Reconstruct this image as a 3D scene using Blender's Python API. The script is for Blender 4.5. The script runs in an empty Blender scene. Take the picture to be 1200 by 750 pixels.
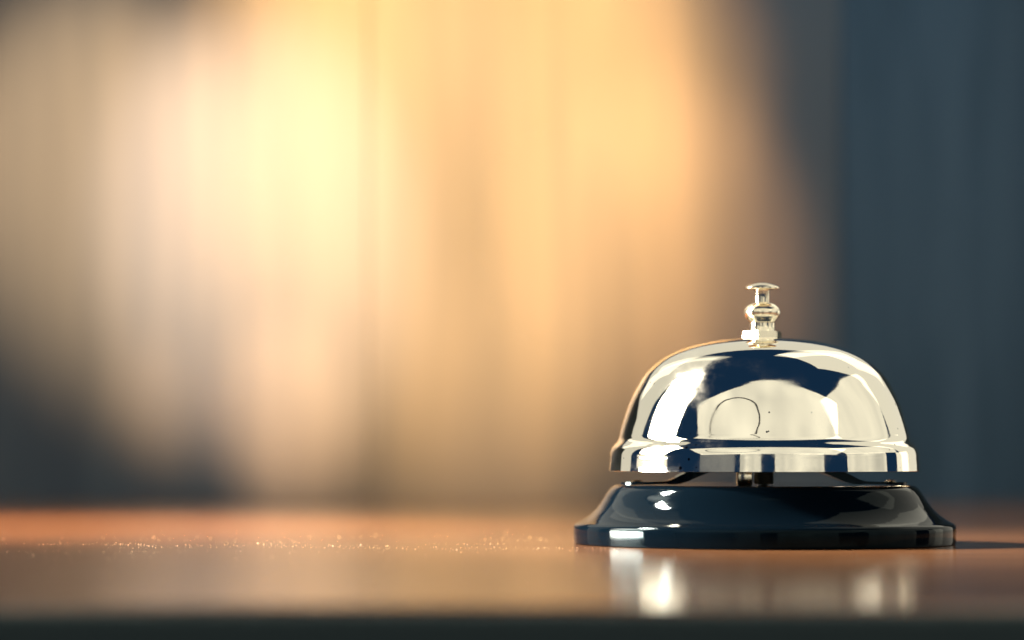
import bpy, bmesh, math, random
from mathutils import Vector, Matrix, noise as mnoise

random.seed(7)
S = bpy.context.scene
C = S.collection
R = math.radians
PX = 1.0 / 5250.0            # one photo pixel (of 1200) at the bell, in metres
TABLE_Y = 638.0              # photo row of the table plane under the bell axis
CAM_D = 0.640
CAM_H = 0.0213
CAM_X = -0.0562
WALL_Y = 0.545               # front face of the boards behind the desk
FPX = 3360.0

# ------------------------------------------------------------------ camera
cd = bpy.data.cameras.new('camera')
cam = bpy.data.objects.new('camera', cd); C.objects.link(cam)
cam.location = (CAM_X, -CAM_D, CAM_H)
cam.rotation_euler = (R(90), 0, 0)
cd.sensor_width = 36.0
cd.lens = FPX / 1200 * 36
cd.shift_y = 150 / 1200
cd.clip_start = 0.01
cd.clip_end = 50
cd.dof.use_dof = True
cd.dof.focus_distance = 0.617
cd.dof.aperture_fstop = 9.5
cd.dof.aperture_blades = 0
S.camera = cam

# ------------------------------------------------------------------ world and exposure
w = bpy.data.worlds.new('World'); S.world = w
w.use_nodes = True
bg = w.node_tree.nodes['Background']
bg.inputs['Color'].default_value = (0.10, 0.38, 0.98, 1)
bg.inputs['Strength'].default_value = 0.062
S.view_settings.view_transform = 'Standard'
S.view_settings.look = 'None'
S.view_settings.exposure = 0.0
S.view_settings.gamma = 1.0
S.view_settings.use_curve_mapping = False
S.cycles.max_bounces = 8
S.cycles.glossy_bounces = 6
S.cycles.use_denoising = True
S.cycles.sample_clamp_indirect = 6.0
S.cycles.caustics_reflective = True

# ------------------------------------------------------------------ lamps
BELL = Vector((0, 0, 0.028))

def area(name, az, el, dist, wid, hgt, rad, col, folds=None, roll=0.0, spread=180, target=BELL):
    """A softbox: az from the camera side (+ = right), el above the table, rad = its radiance."""
    a, e = R(az), R(el)
    d = Vector((math.sin(a) * math.cos(e), -math.cos(a) * math.cos(e), math.sin(e)))
    ld = bpy.data.lights.new(name, 'AREA')
    ld.shape = 'RECTANGLE'; ld.size = wid; ld.size_y = hgt
    ld.color = col
    ld.energy = rad * wid * hgt * math.pi
    ld.spread = R(spread)
    o = bpy.data.objects.new(name, ld); C.objects.link(o)
    o.location = target + d * dist
    o.rotation_euler = (d.to_track_quat('Z', 'Y').to_matrix() @ Matrix.Rotation(R(roll), 3, 'Z')).to_euler()
    if folds:
        ld.use_nodes = True
        nt = ld.node_tree; em = nt.nodes['Emission']
        g = nt.nodes.new('ShaderNodeNewGeometry')
        mp = nt.nodes.new('ShaderNodeMapping'); mp.inputs['Scale'].default_value = (folds[0], folds[1], 1)
        mp.inputs['Location'].default_value = (folds[4] if len(folds) > 4 else 0, 0, 0)
        nz = nt.nodes.new('ShaderNodeTexNoise'); nz.inputs['Scale'].default_value = 1; nz.inputs['Detail'].default_value = 2
        mr = nt.nodes.new('ShaderNodeMapRange')
        mr.inputs['From Min'].default_value = 0.3; mr.inputs['From Max'].default_value = 0.7
        mr.inputs['To Min'].default_value = folds[2]; mr.inputs['To Max'].default_value = folds[3]
        nt.links.new(g.outputs['Parametric'], mp.inputs['Vector'])
        nt.links.new(mp.outputs[0], nz.inputs['Vector'])
        nt.links.new(nz.outputs['Fac'], mr.inputs['Value'])
        nt.links.new(mr.outputs[0], em.inputs['Strength'])
    return o

CREAM = (1.0, 0.93, 0.72)
def span(name, az0, az1, el0, el1, rad, col=CREAM, dist=1.3, **kw):
    """A softbox covering these bearings and heights as seen from the bell."""
    ha, he = R((az1 - az0) / 2), R((el1 - el0) / 2)
    ec = (el0 + el1) / 2
    return area(name, (az0 + az1) / 2, ec, dist, 2 * dist * math.tan(ha) * math.cos(R(ec)) ** 0.5, 2 * dist * math.tan(he), rad, col, **kw)

span('key_softbox', -111, -81, 5.5, 44, 3.4, (1.0, 0.92, 0.76), dist=1.2, spread=44)
span('key_low_softbox', -112, -80, 2.4, 5.4, 1.0, (1.0, 0.93, 0.74), dist=1.2)
span('key_strip', -108, -80, -6, 2.3, 56.0, (1.0, 0.92, 0.76), dist=1.15, spread=36)
span('key_core', -109.0, -102.5, 43, 51, 18.0, (1.0, 0.92, 0.76), dist=1.15, spread=14)
span('front_softbox', -56, 54, 13, 60, 1.0, dist=1.3, folds=(4.2, 0.9, 0.66, 1.16))
span('side_softbox', 56, 113, 12, 44, 0.92, dist=1.25, folds=(4, 0.5, 0.85, 1.08, 3.1))
span('low_softbox', -52, -26, -5, 13, 0.22, folds=(2.6, 1.2, 0.55, 1.15, -26))
span('low_softbox', -22, -7, -5, 13, 0.80, folds=(2.6, 1.2, 0.55, 1.15, -7))
span('low_softbox', 3, 39, -5, 13, 0.90, folds=(2.6, 1.2, 0.55, 1.15, 39))
span('low_softbox', 58, 96, -5, 13, 0.90, folds=(2.6, 1.2, 0.55, 1.15, 96))
span('low_softbox', 109, 127, -5, 10, 0.95)
span('rear_softbox', 140, 220, 22, 48, 0.72, dist=1.15)
span('rear_left_softbox', -149, -118, -4, 60, 0.68)
span('rear_left_softbox', -158, -149, 27, 62, 0.55)
span('rear_right_softbox', 113, 152, -4, 66, 0.80)
span('rear_right_softbox', 152, 162, 28, 66, 0.66)

def wall_point(px, py):
    z = CAM_D + WALL_Y
    return Vector((CAM_X + (px - 600) * z / FPX, WALL_Y, CAM_H + (525 - py) * z / FPX))

def spot(name, px, py, rad_px, power, col, blend, frm):
    t = wall_point(px, py)
    p = t + Vector(frm)
    d = p - t
    ld = bpy.data.lights.new(name, 'SPOT')
    ld.energy = power; ld.color = col
    ld.spot_size = 2 * math.atan(rad_px * (CAM_D + WALL_Y) / FPX / d.length)
    ld.spot_blend = blend
    ld.shadow_soft_size = 0.01
    o = bpy.data.objects.new(name, ld); C.objects.link(o)
    o.location = p
    o.rotation_euler = d.to_track_quat('Z', 'Y').to_euler()
    return o

def streaks(o, lo, hi, seed, sx=34.0):
    """Uneven lens of a lamp: its beam is streaked from top to bottom."""
    ld = o.data; ld.use_nodes = True
    nt = ld.node_tree; em = nt.nodes['Emission']
    tc = nt.nodes.new('ShaderNodeTexCoord')
    mp = nt.nodes.new('ShaderNodeMapping'); mp.inputs['Scale'].default_value = (sx, sx * 0.10, 1); mp.inputs['Location'].default_value = (seed, seed * 0.3, 0)
    nz = nt.nodes.new('ShaderNodeTexNoise'); nz.inputs['Scale'].default_value = 1; nz.inputs['Detail'].default_value = 3
    mr = nt.nodes.new('ShaderNodeMapRange')
    for k, q in (('From Min', 0.3), ('From Max', 0.7), ('To Min', lo), ('To Max', hi)): mr.inputs[k].default_value = q
    nt.links.new(tc.outputs['Normal'], mp.inputs['Vector']); nt.links.new(mp.outputs[0], nz.inputs['Vector'])
    nt.links.new(nz.outputs['Fac'], mr.inputs['Value']); nt.links.new(mr.outputs[0], em.inputs['Strength'])

UP = (-0.05, -0.45, 0.40)
streaks(spot('warm_spot', 530, 112, 372, 262, (1.0, 0.535, 0.175), 0.8, UP), 0.8, 1.2, 1.0, 15.0)
streaks(spot('hot_spot', 300, 250, 235, 118, (1.0, 0.82, 0.72), 1.0, UP), 0.95, 1.05, 2.0, 22.0)
streaks(spot('hot_spot', 520, 240, 270, 62, (1.0, 0.66, 0.36), 1.0, UP), 0.95, 1.05, 9.0, 22.0)
streaks(spot('edge_spot', 780, 70, 150, 40, (1.0, 0.50, 0.20), 0.6, UP), 0.7, 1.2, 4.0)  # edge, low and dull spots are added to shape the warm pool's outline
streaks(spot('edge_spot', 780, 290, 200, 80, (1.0, 0.50, 0.22), 0.9, UP), 0.7, 1.2, 7.0)
streaks(spot('low_spot', 335, 480, 105, 130, (1.0, 0.57, 0.28), 1.0, UP), 0.8, 1.2, 3.0)
streaks(spot('low_spot', 590, 450, 150, 24, (1.0, 0.54, 0.30), 1.0, UP), 0.8, 1.2, 5.0)
streaks(spot('low_spot', 188, 470, 72, 56, (1.0, 0.60, 0.32), 1.0, UP), 0.8, 1.2, 6.0)
streaks(spot('dull_spot', 130, 210, 228, 150, (1.0, 0.66, 0.36), 1.0, (-0.1, -0.45, 0.40)), 0.88, 1.12, 8.0, 26.0)
spot('cool_fill', 600, 280, 950, 15, (0.30, 0.62, 0.90), 0.6, (0.1, -0.50, 0.45))  # unseen blue lamp added to cool the dark parts of the boards
# an unseen warm lamp added to brighten the desk left of the bell
dl = bpy.data.lights.new('desk_fill', 'SPOT'); dl.energy = 250; dl.color = (1.0, 0.64, 0.34)
dl.spot_size = R(29); dl.spot_blend = 1.0; dl.shadow_soft_size = 0.02
do_ = bpy.data.objects.new('desk_fill', dl); C.objects.link(do_)
do_.location = (-0.20, 0.26, 0.75)
do_.rotation_euler = (Vector(do_.location) - Vector((-0.20, 0.15, 0))).to_track_quat('Z', 'Y').to_euler()

# ------------------------------------------------------------------ materials
def mat(name):
    m = bpy.data.materials.new(name); m.use_nodes = True
    nt = m.node_tree
    return m, nt, nt.nodes['Principled BSDF']

def N(nt, t, **kw):
    n = nt.nodes.new(t)
    for k, v in kw.items():
        if k.startswith('_'): setattr(n, k[1:], v)
        else: n.inputs[k.replace('_', ' ')].default_value = v
    return n

def ramp(nt, fac, stops):
    r = nt.nodes.new('ShaderNodeValToRGB')
    el = r.color_ramp.elements
    while len(el) < len(stops): el.new(0.5)
    for e, (p, c) in zip(el, stops):
        e.position = p; e.color = (*c, 1) if len(c) == 3 else c
    nt.links.new(fac, r.inputs['Fac'])
    return r

def coords(nt, scale, kind='Object'):
    tc = nt.nodes.new('ShaderNodeTexCoord')
    mp = nt.nodes.new('ShaderNodeMapping'); mp.inputs['Scale'].default_value = scale
    nt.links.new(tc.outputs[kind], mp.inputs['Vector'])
    return mp.outputs[0]

def chrome_mat(name, col=(0.95, 0.91, 0.80), rough=0.03, pits=True, bump=0.007):
    m, nt, p = mat(name)
    p.inputs['Metallic'].default_value = 1.0
    v = coords(nt, (1, 1, 1))
    # smudges: roughness and faint bump
    n1 = N(nt, 'ShaderNodeTexNoise', Scale=90.0, Detail=6.0, Roughness=0.65)
    nt.links.new(v, n1.inputs['Vector'])
    rr = N(nt, 'ShaderNodeMapRange')
    rr.inputs['From Min'].default_value = 0.45; rr.inputs['From Max'].default_value = 0.8
    rr.inputs['To Min'].default_value = rough; rr.inputs['To Max'].default_value = rough + 0.19
    nt.links.new(n1.outputs['Fac'], rr.inputs['Value'])
    nt.links.new(rr.outputs[0], p.inputs['Roughness'])
    n2 = N(nt, 'ShaderNodeTexNoise', Scale=900.0, Detail=3.0)
    nt.links.new(v, n2.inputs['Vector'])
    b = N(nt, 'ShaderNodeBump', Strength=bump, Distance=0.0004)
    nt.links.new(n2.outputs['Fac'], b.inputs['Height'])
    nt.links.new(b.outputs[0], p.inputs['Normal'])
    if pits:
        vo = N(nt, 'ShaderNodeTexVoronoi', Scale=520.0, Randomness=1.0)
        nt.links.new(v, vo.inputs['Vector'])
        n3 = N(nt, 'ShaderNodeTexNoise', Scale=60.0, Detail=2.0)
        nt.links.new(v, n3.inputs['Vector'])
        # pits only where the patchy noise is high, each of its own size
        th = N(nt, 'ShaderNodeMapRange')
        th.inputs['From Min'].default_value = 0.50; th.inputs['From Max'].default_value = 0.75
        th.inputs['To Min'].default_value = 0.0; th.inputs['To Max'].default_value = 0.22
        nt.links.new(n3.outputs['Fac'], th.inputs['Value'])
        lt = N(nt, 'ShaderNodeMath', _operation='LESS_THAN')
        nt.links.new(vo.outputs['Distance'], lt.inputs[0]); nt.links.new(th.outputs[0], lt.inputs[1])
        mx = N(nt, 'ShaderNodeMix', _data_type='RGBA')
        mx.inputs['A'].default_value = (*col, 1); mx.inputs['B'].default_value = (0.05, 0.05, 0.06, 1)
        nt.links.new(lt.outputs[0], mx.inputs['Factor'])
        nt.links.new(mx.outputs['Result'], p.inputs['Base Color'])
    else:
        p.inputs['Base Color'].default_value = (*col, 1)
    return m

M_dome = chrome_mat('polished_chrome')
M_fit = chrome_mat('chrome_fittings', (0.95, 0.87, 0.69), 0.07, False, 0.06)
M_knurl = chrome_mat('knurled_steel', (0.90, 0.87, 0.80), 0.30, False, 0.35)

M_lacq, nt, p = mat('black_lacquer')
p.inputs['Base Color'].default_value = (0.0007, 0.0020, 0.0038, 1)
p.inputs['IOR'].default_value = 1.19
p.inputs['Specular Tint'].default_value = (0.55, 0.85, 1.0, 1)
v = coords(nt, (1, 1, 1))
n1 = N(nt, 'ShaderNodeTexNoise', Scale=120.0, Detail=5.0)
nt.links.new(v, n1.inputs['Vector'])
rr = N(nt, 'ShaderNodeMapRange'); rr.inputs['From Min'].default_value = 0.4; rr.inputs['From Max'].default_value = 0.8
rr.inputs['To Min'].default_value = 0.03; rr.inputs['To Max'].default_value = 0.07
nt.links.new(n1.outputs['Fac'], rr.inputs['Value']); nt.links.new(rr.outputs[0], p.inputs['Roughness'])
n2 = N(nt, 'ShaderNodeTexNoise', Scale=500.0, Detail=2.0); nt.links.new(v, n2.inputs['Vector'])
b = N(nt, 'ShaderNodeBump', Strength=0.03, Distance=0.0004)
nt.links.new(n2.outputs['Fac'], b.inputs['Height']); nt.links.new(b.outputs[0], p.inputs['Normal'])

# desk top: brown wood with grain along x under a satin finish
M_desk, nt, p = mat('desk_wood')
v = coords(nt, (3.0, 60.0, 10.0))
n1 = N(nt, 'ShaderNodeTexNoise', Scale=3.0, Detail=8.0, Roughness=0.6, Distortion=0.3); nt.links.new(v, n1.inputs['Vector'])
r1 = ramp(nt, n1.outputs['Fac'], [(0.3, (0.045, 0.021, 0.010)), (0.52, (0.112, 0.047, 0.020)), (0.72, (0.165, 0.082, 0.040))])
nt.links.new(r1.outputs['Color'], p.inputs['Base Color'])
v2 = coords(nt, (60.0, 900.0, 60.0))
n2 = N(nt, 'ShaderNodeTexNoise', Scale=3.0, Detail=4.0); nt.links.new(v2, n2.inputs['Vector'])
b = N(nt, 'ShaderNodeBump', Strength=0.04, Distance=0.0003)
nt.links.new(n2.outputs['Fac'], b.inputs['Height']); nt.links.new(b.outputs[0], p.inputs['Normal'])
rr = N(nt, 'ShaderNodeMapRange'); rr.inputs['From Min'].default_value = 0.35; rr.inputs['From Max'].default_value = 0.65
rr.inputs['To Min'].default_value = 0.10; rr.inputs['To Max'].default_value = 0.19
nt.links.new(n2.outputs['Fac'], rr.inputs['Value']); nt.links.new(rr.outputs[0], p.inputs['Roughness'])

M_edge, nt, p = mat('dark_edge_band')
p.inputs['Base Color'].default_value = (0.034, 0.048, 0.052, 1)
p.inputs['Roughness'].default_value = 0.8; p.inputs['Specular IOR Level'].default_value = 0.05

def board_mat(name, dark, mid, light, seed):
    m, nt, p = mat(name)
    v = coords(nt, (22.0, 22.0, 2.2), 'Object')
    n1 = N(nt, 'ShaderNodeTexNoise', Scale=1.6, Detail=6.0, Roughness=0.55, Distortion=0.4, _noise_dimensions='4D', W=seed)
    nt.links.new(v, n1.inputs['Vector'])
    v2 = coords(nt, (64.0, 64.0, 3.0), 'Object')
    n2 = N(nt, 'ShaderNodeTexNoise', Scale=1.5, Detail=4.0, Roughness=0.6, _noise_dimensions='4D', W=seed + 3)
    nt.links.new(v2, n2.inputs['Vector'])
    mx = N(nt, 'ShaderNodeMath', _operation='MULTIPLY_ADD')
    nt.links.new(n2.outputs['Fac'], mx.inputs[0]); mx.inputs[1].default_value = 0.55
    nt.links.new(n1.outputs['Fac'], mx.inputs[2])
    r1 = ramp(nt, mx.outputs[0], [(0.58, dark), (0.78, mid), (0.96, light)])
    nt.links.new(r1.outputs['Color'], p.inputs['Base Color'])
    p.inputs['Roughness'].default_value = 0.75; p.inputs['Specular IOR Level'].default_value = 0.25
    b = N(nt, 'ShaderNodeBump', Strength=0.15, Distance=0.0004)
    nt.links.new(n2.outputs['Fac'], b.inputs['Height']); nt.links.new(b.outputs[0], p.inputs['Normal'])
    return m

M_boards = board_mat('grey_brown_board', (0.041, 0.042, 0.043), (0.052, 0.052, 0.051), (0.060, 0.058, 0.055), 0.0)
M_shade_toned = board_mat('shade_toned_board', (0.015, 0.026, 0.033), (0.025, 0.040, 0.050), (0.037, 0.053, 0.063), 2.2)  # slate tone puts the dimness beyond the warm pool into the colour

M_dust, nt, p = mat('dust')
p.inputs['Base Color'].default_value = (0.40, 0.31, 0.23, 1)
p.inputs['Roughness'].default_value = 0.6

# ------------------------------------------------------------------ mesh helpers
def link(name, bm, m, parent=None, smooth=40):
    me = bpy.data.meshes.new(name)
    bmesh.ops.recalc_face_normals(bm, faces=bm.faces[:])
    for f in bm.faces: f.smooth = smooth > 0
    bm.to_mesh(me); bm.free()
    if smooth > 0: me.set_sharp_from_angle(angle=R(smooth))
    me.materials.append(m)
    o = bpy.data.objects.new(name, me); C.objects.link(o)
    if parent: o.parent = parent
    return o

def catmull(pts, n=6):
    out = []
    P = [pts[0]] + list(pts) + [pts[-1]]
    for i in range(1, len(P) - 2):
        p0, p1, p2, p3 = P[i - 1], P[i], P[i + 1], P[i + 2]
        # centripetal, in 2D
        def tj(ti, a, b): return ti + max(1e-6, math.hypot(b[0] - a[0], b[1] - a[1])) ** 0.5
        t0 = 0.0; t1 = tj(t0, p0, p1) if p0 != p1 else t0 + 1e-3; t2 = tj(t1, p1, p2); t3 = tj(t2, p2, p3) if p2 != p3 else t2 + 1e-3
        for k in range(n):
            t = t1 + (t2 - t1) * k / n
            L = lambda a, b, ta, tb: tuple((tb - t) / (tb - ta) * a[j] + (t - ta) / (tb - ta) * b[j] for j in (0, 1))
            A1, A2, A3 = L(p0, p1, t0, t1), L(p1, p2, t1, t2), L(p2, p3, t2, t3)
            B1, B2 = L(A1, A2, t0, t2), L(A2, A3, t1, t3)
            out.append(L(B1, B2, t1, t2))
    out.append(pts[-1])
    return out

def zpx(y): return (TABLE_Y - y) * PX        # photo row at the bell's depth -> height

def lathe_bm(prof, seg=160, closed=False, cx=0.0, cy=0.0):
    """prof: list of (r, z) in metres; revolves about the z axis."""
    bm = bmesh.new()
    rings = []
    for r, z in prof:
        if r < 1e-6:
            rings.append([bm.verts.new((cx, cy, z))])
        else:
            rings.append([bm.verts.new((cx + r * math.cos(2 * math.pi * k / seg), cy + r * math.sin(2 * math.pi * k / seg), z)) for k in range(seg)])
    pairs = list(zip(rings, rings[1:]))
    if closed: pairs.append((rings[-1], rings[0]))
    for a, b in pairs:
        for k in range(seg):
            k2 = (k + 1) % seg
            if len(a) == 1 and len(b) == 1: continue
            if len(a) == 1: bm.faces.new((a[0], b[k], b[k2]))
            elif len(b) == 1: bm.faces.new((a[k], b[0], a[k2]))
            else: bm.faces.new((a[k], b[k], b[k2], a[k2]))
    return bm

def box_bm(x0, x1, y0, y1, z0, z1, bev=0.0, seg=2):
    bm = bmesh.new()
    bmesh.ops.create_cube(bm, size=1)
    for v in bm.verts:
        v.co = Vector(((x0 + x1) / 2 + v.co.x * (x1 - x0), (y0 + y1) / 2 + v.co.y * (y1 - y0), (z0 + z1) / 2 + v.co.z * (z1 - z0)))
    if bev:
        bmesh.ops.bevel(bm, geom=bm.edges[:], offset=bev, segments=seg, affect='EDGES', profile=0.5)
    return bm

def thing(name, loc, label, cat):
    o = bpy.data.objects.new(name, None); C.objects.link(o)
    o.location = loc; o['label'] = label; o['category'] = cat
    return o

# ------------------------------------------------------------------ the desk
DX0, DX1, DY0, DY1 = -0.85, 0.85, -0.254, WALL_Y - 0.002
desk = thing('desk', (0, 0, 0), 'brown wooden desk top with a satin finish under the service bell', 'desk')
link('desk_top', box_bm(DX0, DX1, DY0, DY1, -0.03, 0.0, 0.0015), M_desk, desk, 0)
# dark lipping along the front edge, its top arris eased
prof = [(0.0, -0.0004)] + [(-0.0035 - 0.0015 * math.sin(t), -0.0019 + 0.0015 * math.cos(t)) for t in [i * math.pi / 8 for i in range(0, 5)]] + [(-0.005, -0.032), (0.0, -0.032)]
bm = bmesh.new()
ra = [bm.verts.new((DX0, DY0 - 0.0005 + y, z)) for y, z in prof]
rb = [bm.verts.new((DX1, DY0 - 0.0005 + y, z)) for y, z in prof]
for i in range(len(prof)):
    j = (i + 1) % len(prof)
    bm.faces.new((ra[i], ra[j], rb[j], rb[i]))
bm.faces.new(ra); bm.faces.new(rb[::-1])
link('edge_band', bm, M_edge, desk, 0)

# ------------------------------------------------------------------ the board wall behind
wall = bpy.data.objects.new('wall', None); C.objects.link(wall)
wall.location = (0, WALL_Y, 0); wall['kind'] = 'structure'
WALL_TOP = 0.222
cuts = [wall_point(px, 0).x for px in (-800, -330, 432, 985, 1370, 1800)]
for i, (a, b_) in enumerate(zip(cuts, cuts[1:])):
    mid_px = 600 + ((a + b_) / 2 - CAM_X) * FPX / (CAM_D + WALL_Y)
    proud = random.uniform(0.0, 0.0008)
    bm = box_bm(a + 0.0002, b_ - 0.0002, -proud, 0.018, -0.035, WALL_TOP, 0.0004)
    m = M_shade_toned if mid_px > 980 or mid_px < -300 else M_boards
    link('board', bm, m, wall, 0)
link('backing', box_bm(cuts[0], cuts[-1], 0.0185, 0.026, -0.035, WALL_TOP), M_edge, wall, 0)

# ------------------------------------------------------------------ the bell
bell = thing('service_bell', (0, 0, 0), 'chrome reception desk bell with push button on a black lacquered base', 'bell')
OFF = 0.0
# base: flared, lacquered, hollow underneath
bo = [(176, 570), (180, 573.5), (184, 579), (189, 587), (196, 596.5), (204, 604), (212.5, 610), (219, 613.5)]
outer = catmull(bo, 5)
prof = [(0, 569.6), (120, 569.6), (168, 569.0), (173, 569.0)] + outer + [(221.5, 615.2), (222.8, 617.5), (223, 620), (223, 634.5), (222.3, 637.2), (220.8, 638.0), (214, 638.0), (212, 636), (208, 622), (0, 600)]
base = link('base', lathe_bm([(r * PX, zpx(y)) for r, y in prof], 192), M_lacq, bell, 35)

# dome: a spun shell with a rolled vertical rim
do = [(0, 397.0), (30, 397.6), (60, 401.2), (90, 408.4), (112.5, 417.8), (128.5, 428.8), (140, 441), (148.6, 455), (155.8, 469.5), (161.6, 485), (166.2, 500), (169.0, 511)]
outer = catmull(do, 8)
rim = catmull([(169.0, 511), (170.2, 515.5), (172.2, 519.0), (175.2, 522.0), (178.2, 526.0), (179.9, 531.5), (180.4, 538)], 6)
out_prof = outer[:-1] + rim + [(181.0, 545), (181.25, 551.0), (181.3, 552.2), (181.3, 552.7), (180.9, 553.1), (179.0, 553.2), (177.6, 552.2), (177, 545), (176, 532), (172, 524), (166, 515)]
inner = [(r - 4 if r > 5 else 0, y + 4) for r, y in do][::-1][1:]
prof = out_prof + inner
dome = link('dome', lathe_bm([(r * PX, zpx(y)) for r, y in prof], 224), M_dome, bell, 32)
dome.location.x = OFF

# fittings on the crown
AX = -2.0 * PX            # the spindle leans a hair to the left of the dome's axis
nut_bm = bmesh.new()
hexv = [[nut_bm.verts.new((AX + 24 * PX * math.sin(R(-78 + 60 * k)), -24 * PX * math.cos(R(-78 + 60 * k)), zpx(y))) for k in range(6)] for y in (401, 389.5)]
for k in range(6): nut_bm.faces.new((hexv[0][k], hexv[0][(k + 1) % 6], hexv[1][(k + 1) % 6], hexv[1][k]))
nut_bm.faces.new(hexv[0][::-1]); nut_bm.faces.new(hexv[1])
bmesh.ops.bevel(nut_bm, geom=nut_bm.edges[:], offset=1.1 * PX, segments=2, affect='EDGES')
nut = link('hex_nut', nut_bm, M_fit, bell, 30)
wp = [(0, 399), (25, 399), (26.5, 399.8), (27, 401), (27, 403.5), (0, 404)]
link('washer', lathe_bm([(r * PX, zpx(y)) for r, y in wp], 64, cx=AX), M_fit, nut, 30)
kp = [(0, 355.6), (8.6, 355.7)] + catmull([(9.5, 356.0), (15.5, 358.3), (20, 362.6), (21.6, 367.2), (20.3, 372.0), (16.8, 376.2), (14.8, 378.6)], 5) + [(14.6, 380.0), (14.7, 388.6), (15.2, 389.6), (0, 390)]
link('collar', lathe_bm([(r * PX, zpx(y)) for r, y in kp], 72, cx=AX), M_fit, bell, 35)
bp = catmull([(0, 332.4), (6, 332.8), (12, 334.2), (17, 336.1), (19.6, 337.4)], 4) + [(20.4, 338.2), (20.4, 339.4), (19.6, 340.2), (12, 340.9), (8.6, 341.2), (8.3, 342.0), (8.3, 356), (0, 356)]
button = link('push_button', lathe_bm([(r * PX, zpx(y)) for r, y in bp], 64, cx=AX), M_fit, bell, 40)

# bent strap that carries the bell, standing on the base
def strap_bm():
    half = [(0, 548.0), (55, 548.0), (66, 549.5), (76, 553.2), (100, 563.2), (108, 565.6), (118, 566.4), (167, 567.6)]
    cl = [(-x, y) for x, y in half[::-1]] + half[1:]
    cl = [(x * PX, zpx(y)) for x, y in catmull(cl, 4)]
    hw = 30 * PX
    bm = bmesh.new(); rows = []
    for i, (x, z) in enumerate(cl):
        a = cl[max(0, i - 1)]; c = cl[min(len(cl) - 1, i + 1)]
        tx, tz = c[0] - a[0], c[1] - a[1]; l = math.hypot(tx, tz)
        nx, nz = -tz / l, tx / l
        t = (3.0 + 7.0 * min(1.0, max(0.0, (116 - abs(x) / PX) / 18.0))) * PX     # a flat foot, a channelled rise
        end = abs(x) / (167 * PX)
        hh = hw * (1.0 if end < 0.8 else math.sqrt(max(0.04, 1 - ((end - 0.8) / 0.2) ** 2)))
        rows.append([bm.verts.new((x + s * nx * t / 2, yy, z + s * nz * t / 2)) for s, yy in ((1, -hh), (1, hh), (-1, hh), (-1, -hh))])
    for a, b in zip(rows, rows[1:]):
        for k in range(4): bm.faces.new((a[k], a[(k + 1) % 4], b[(k + 1) % 4], b[k]))
    bm.faces.new(rows[0]); bm.faces.new(rows[-1][::-1])
    return bm
so = strap_bm()
bmesh.ops.bevel(so, geom=[e for e in so.edges if len(e.link_faces) == 2 and e.calc_face_angle() > 1.2], offset=0.6 * PX, segments=2, affect='EDGES')
strap = link('mounting_strap', so, M_lacq, bell, 35)
for sx in (-1, 1):
    rp = [(0, 563.4), (3.5, 563.6), (6.0, 564.6), (7.0, 566.6), (0, 567)]
    link('rivet', lathe_bm([(r * PX, zpx(y)) for r, y in rp], 24, cx=sx * 148 * PX), M_fit, strap, 40)
# threaded pillar and the striker beside it
pp = [(0, 400)] + [(11.0 + (0.7 if k % 2 else 0.0), 402 + k * 1.1) for k in range(0, 152)] + [(0, 570)]
link('pillar', lathe_bm([(r * PX, zpx(y)) for r, y in pp], 48), M_knurl, bell, 25)
link('striker', box_bm(-32 * PX, -14 * PX, -13 * PX, 9 * PX, zpx(570), zpx(546), 2.5 * PX, 3), M_fit, bell, 20)

# ------------------------------------------------------------------ unseen hoop added for the rounded outline mirrored in the dome
az, el, dist = R(-30), R(31), 0.95
dv = Vector((math.sin(az) * math.cos(el), -math.cos(az) * math.cos(el), math.sin(el)))
bm = bmesh.new()
rows = []
for k in range(72):
    t = 2 * math.pi * k / 72
    rx, ry = 0.30 * (1 + 0.05 * math.cos(2 * t + 0.6)), 0.225 * (1 + 0.07 * math.sin(t + 0.4))
    rows.append([bm.verts.new(((rx + 0.010 * math.cos(q)) * math.cos(t), (ry + 0.010 * math.cos(q)) * math.sin(t), 0.010 * math.sin(q))) for q in [i * math.pi / 3 for i in range(6)]])
for k in range(72):
    a_, b_ = rows[k], rows[(k + 1) % 72]
    for q in range(6): bm.faces.new((a_[q], a_[(q + 1) % 6], b_[(q + 1) % 6], b_[q]))
M_hoop, nt, p = mat('grey_hoop'); p.inputs['Base Color'].default_value = (0.11, 0.11, 0.13, 1); p.inputs['Roughness'].default_value = 0.6
hoop = link('reflection_hoop', bm, M_hoop, None, 60)
hoop.location = BELL + dv * dist
hoop.rotation_euler = (dv.to_track_quat('Z', 'Y').to_matrix() @ Matrix.Rotation(R(14), 3, 'Z')).to_euler()
hoop['kind'] = 'structure'

# ------------------------------------------------------------------ dust on the desk
bm = bmesh.new()
for k in range(8000):
    x = random.uniform(-0.34, -0.03); y = random.gauss(-0.012, 0.022) if k < 5400 else random.gauss(-0.01, 0.06) if k < 7300 else random.uniform(-0.2, 0.5)
    if mnoise.noise(Vector((x * 28, y * 40, 3.1))) < -0.12: continue
    if y > 0.5 or y < -0.25 or math.hypot(x, y) < 0.0433: continue
    s = min(0.0003, 0.00005 * math.exp(random.gauss(0.0, 0.55)))
    a = random.uniform(0, 6.28)
    vs = [bm.verts.new((x + s * math.cos(a + q * 2.1) * random.uniform(0.6, 1.5), y + s * math.sin(a + q * 2.1), 0.00003)) for q in range(3)]
    top = bm.verts.new((x, y, s * random.uniform(0.7, 1.6)))
    bm.faces.new(vs)
    for q in range(3): bm.faces.new((vs[q], vs[(q + 1) % 3], top))
d = link('dust', bm, M_dust, None, 0)
d['kind'] = 'stuff'
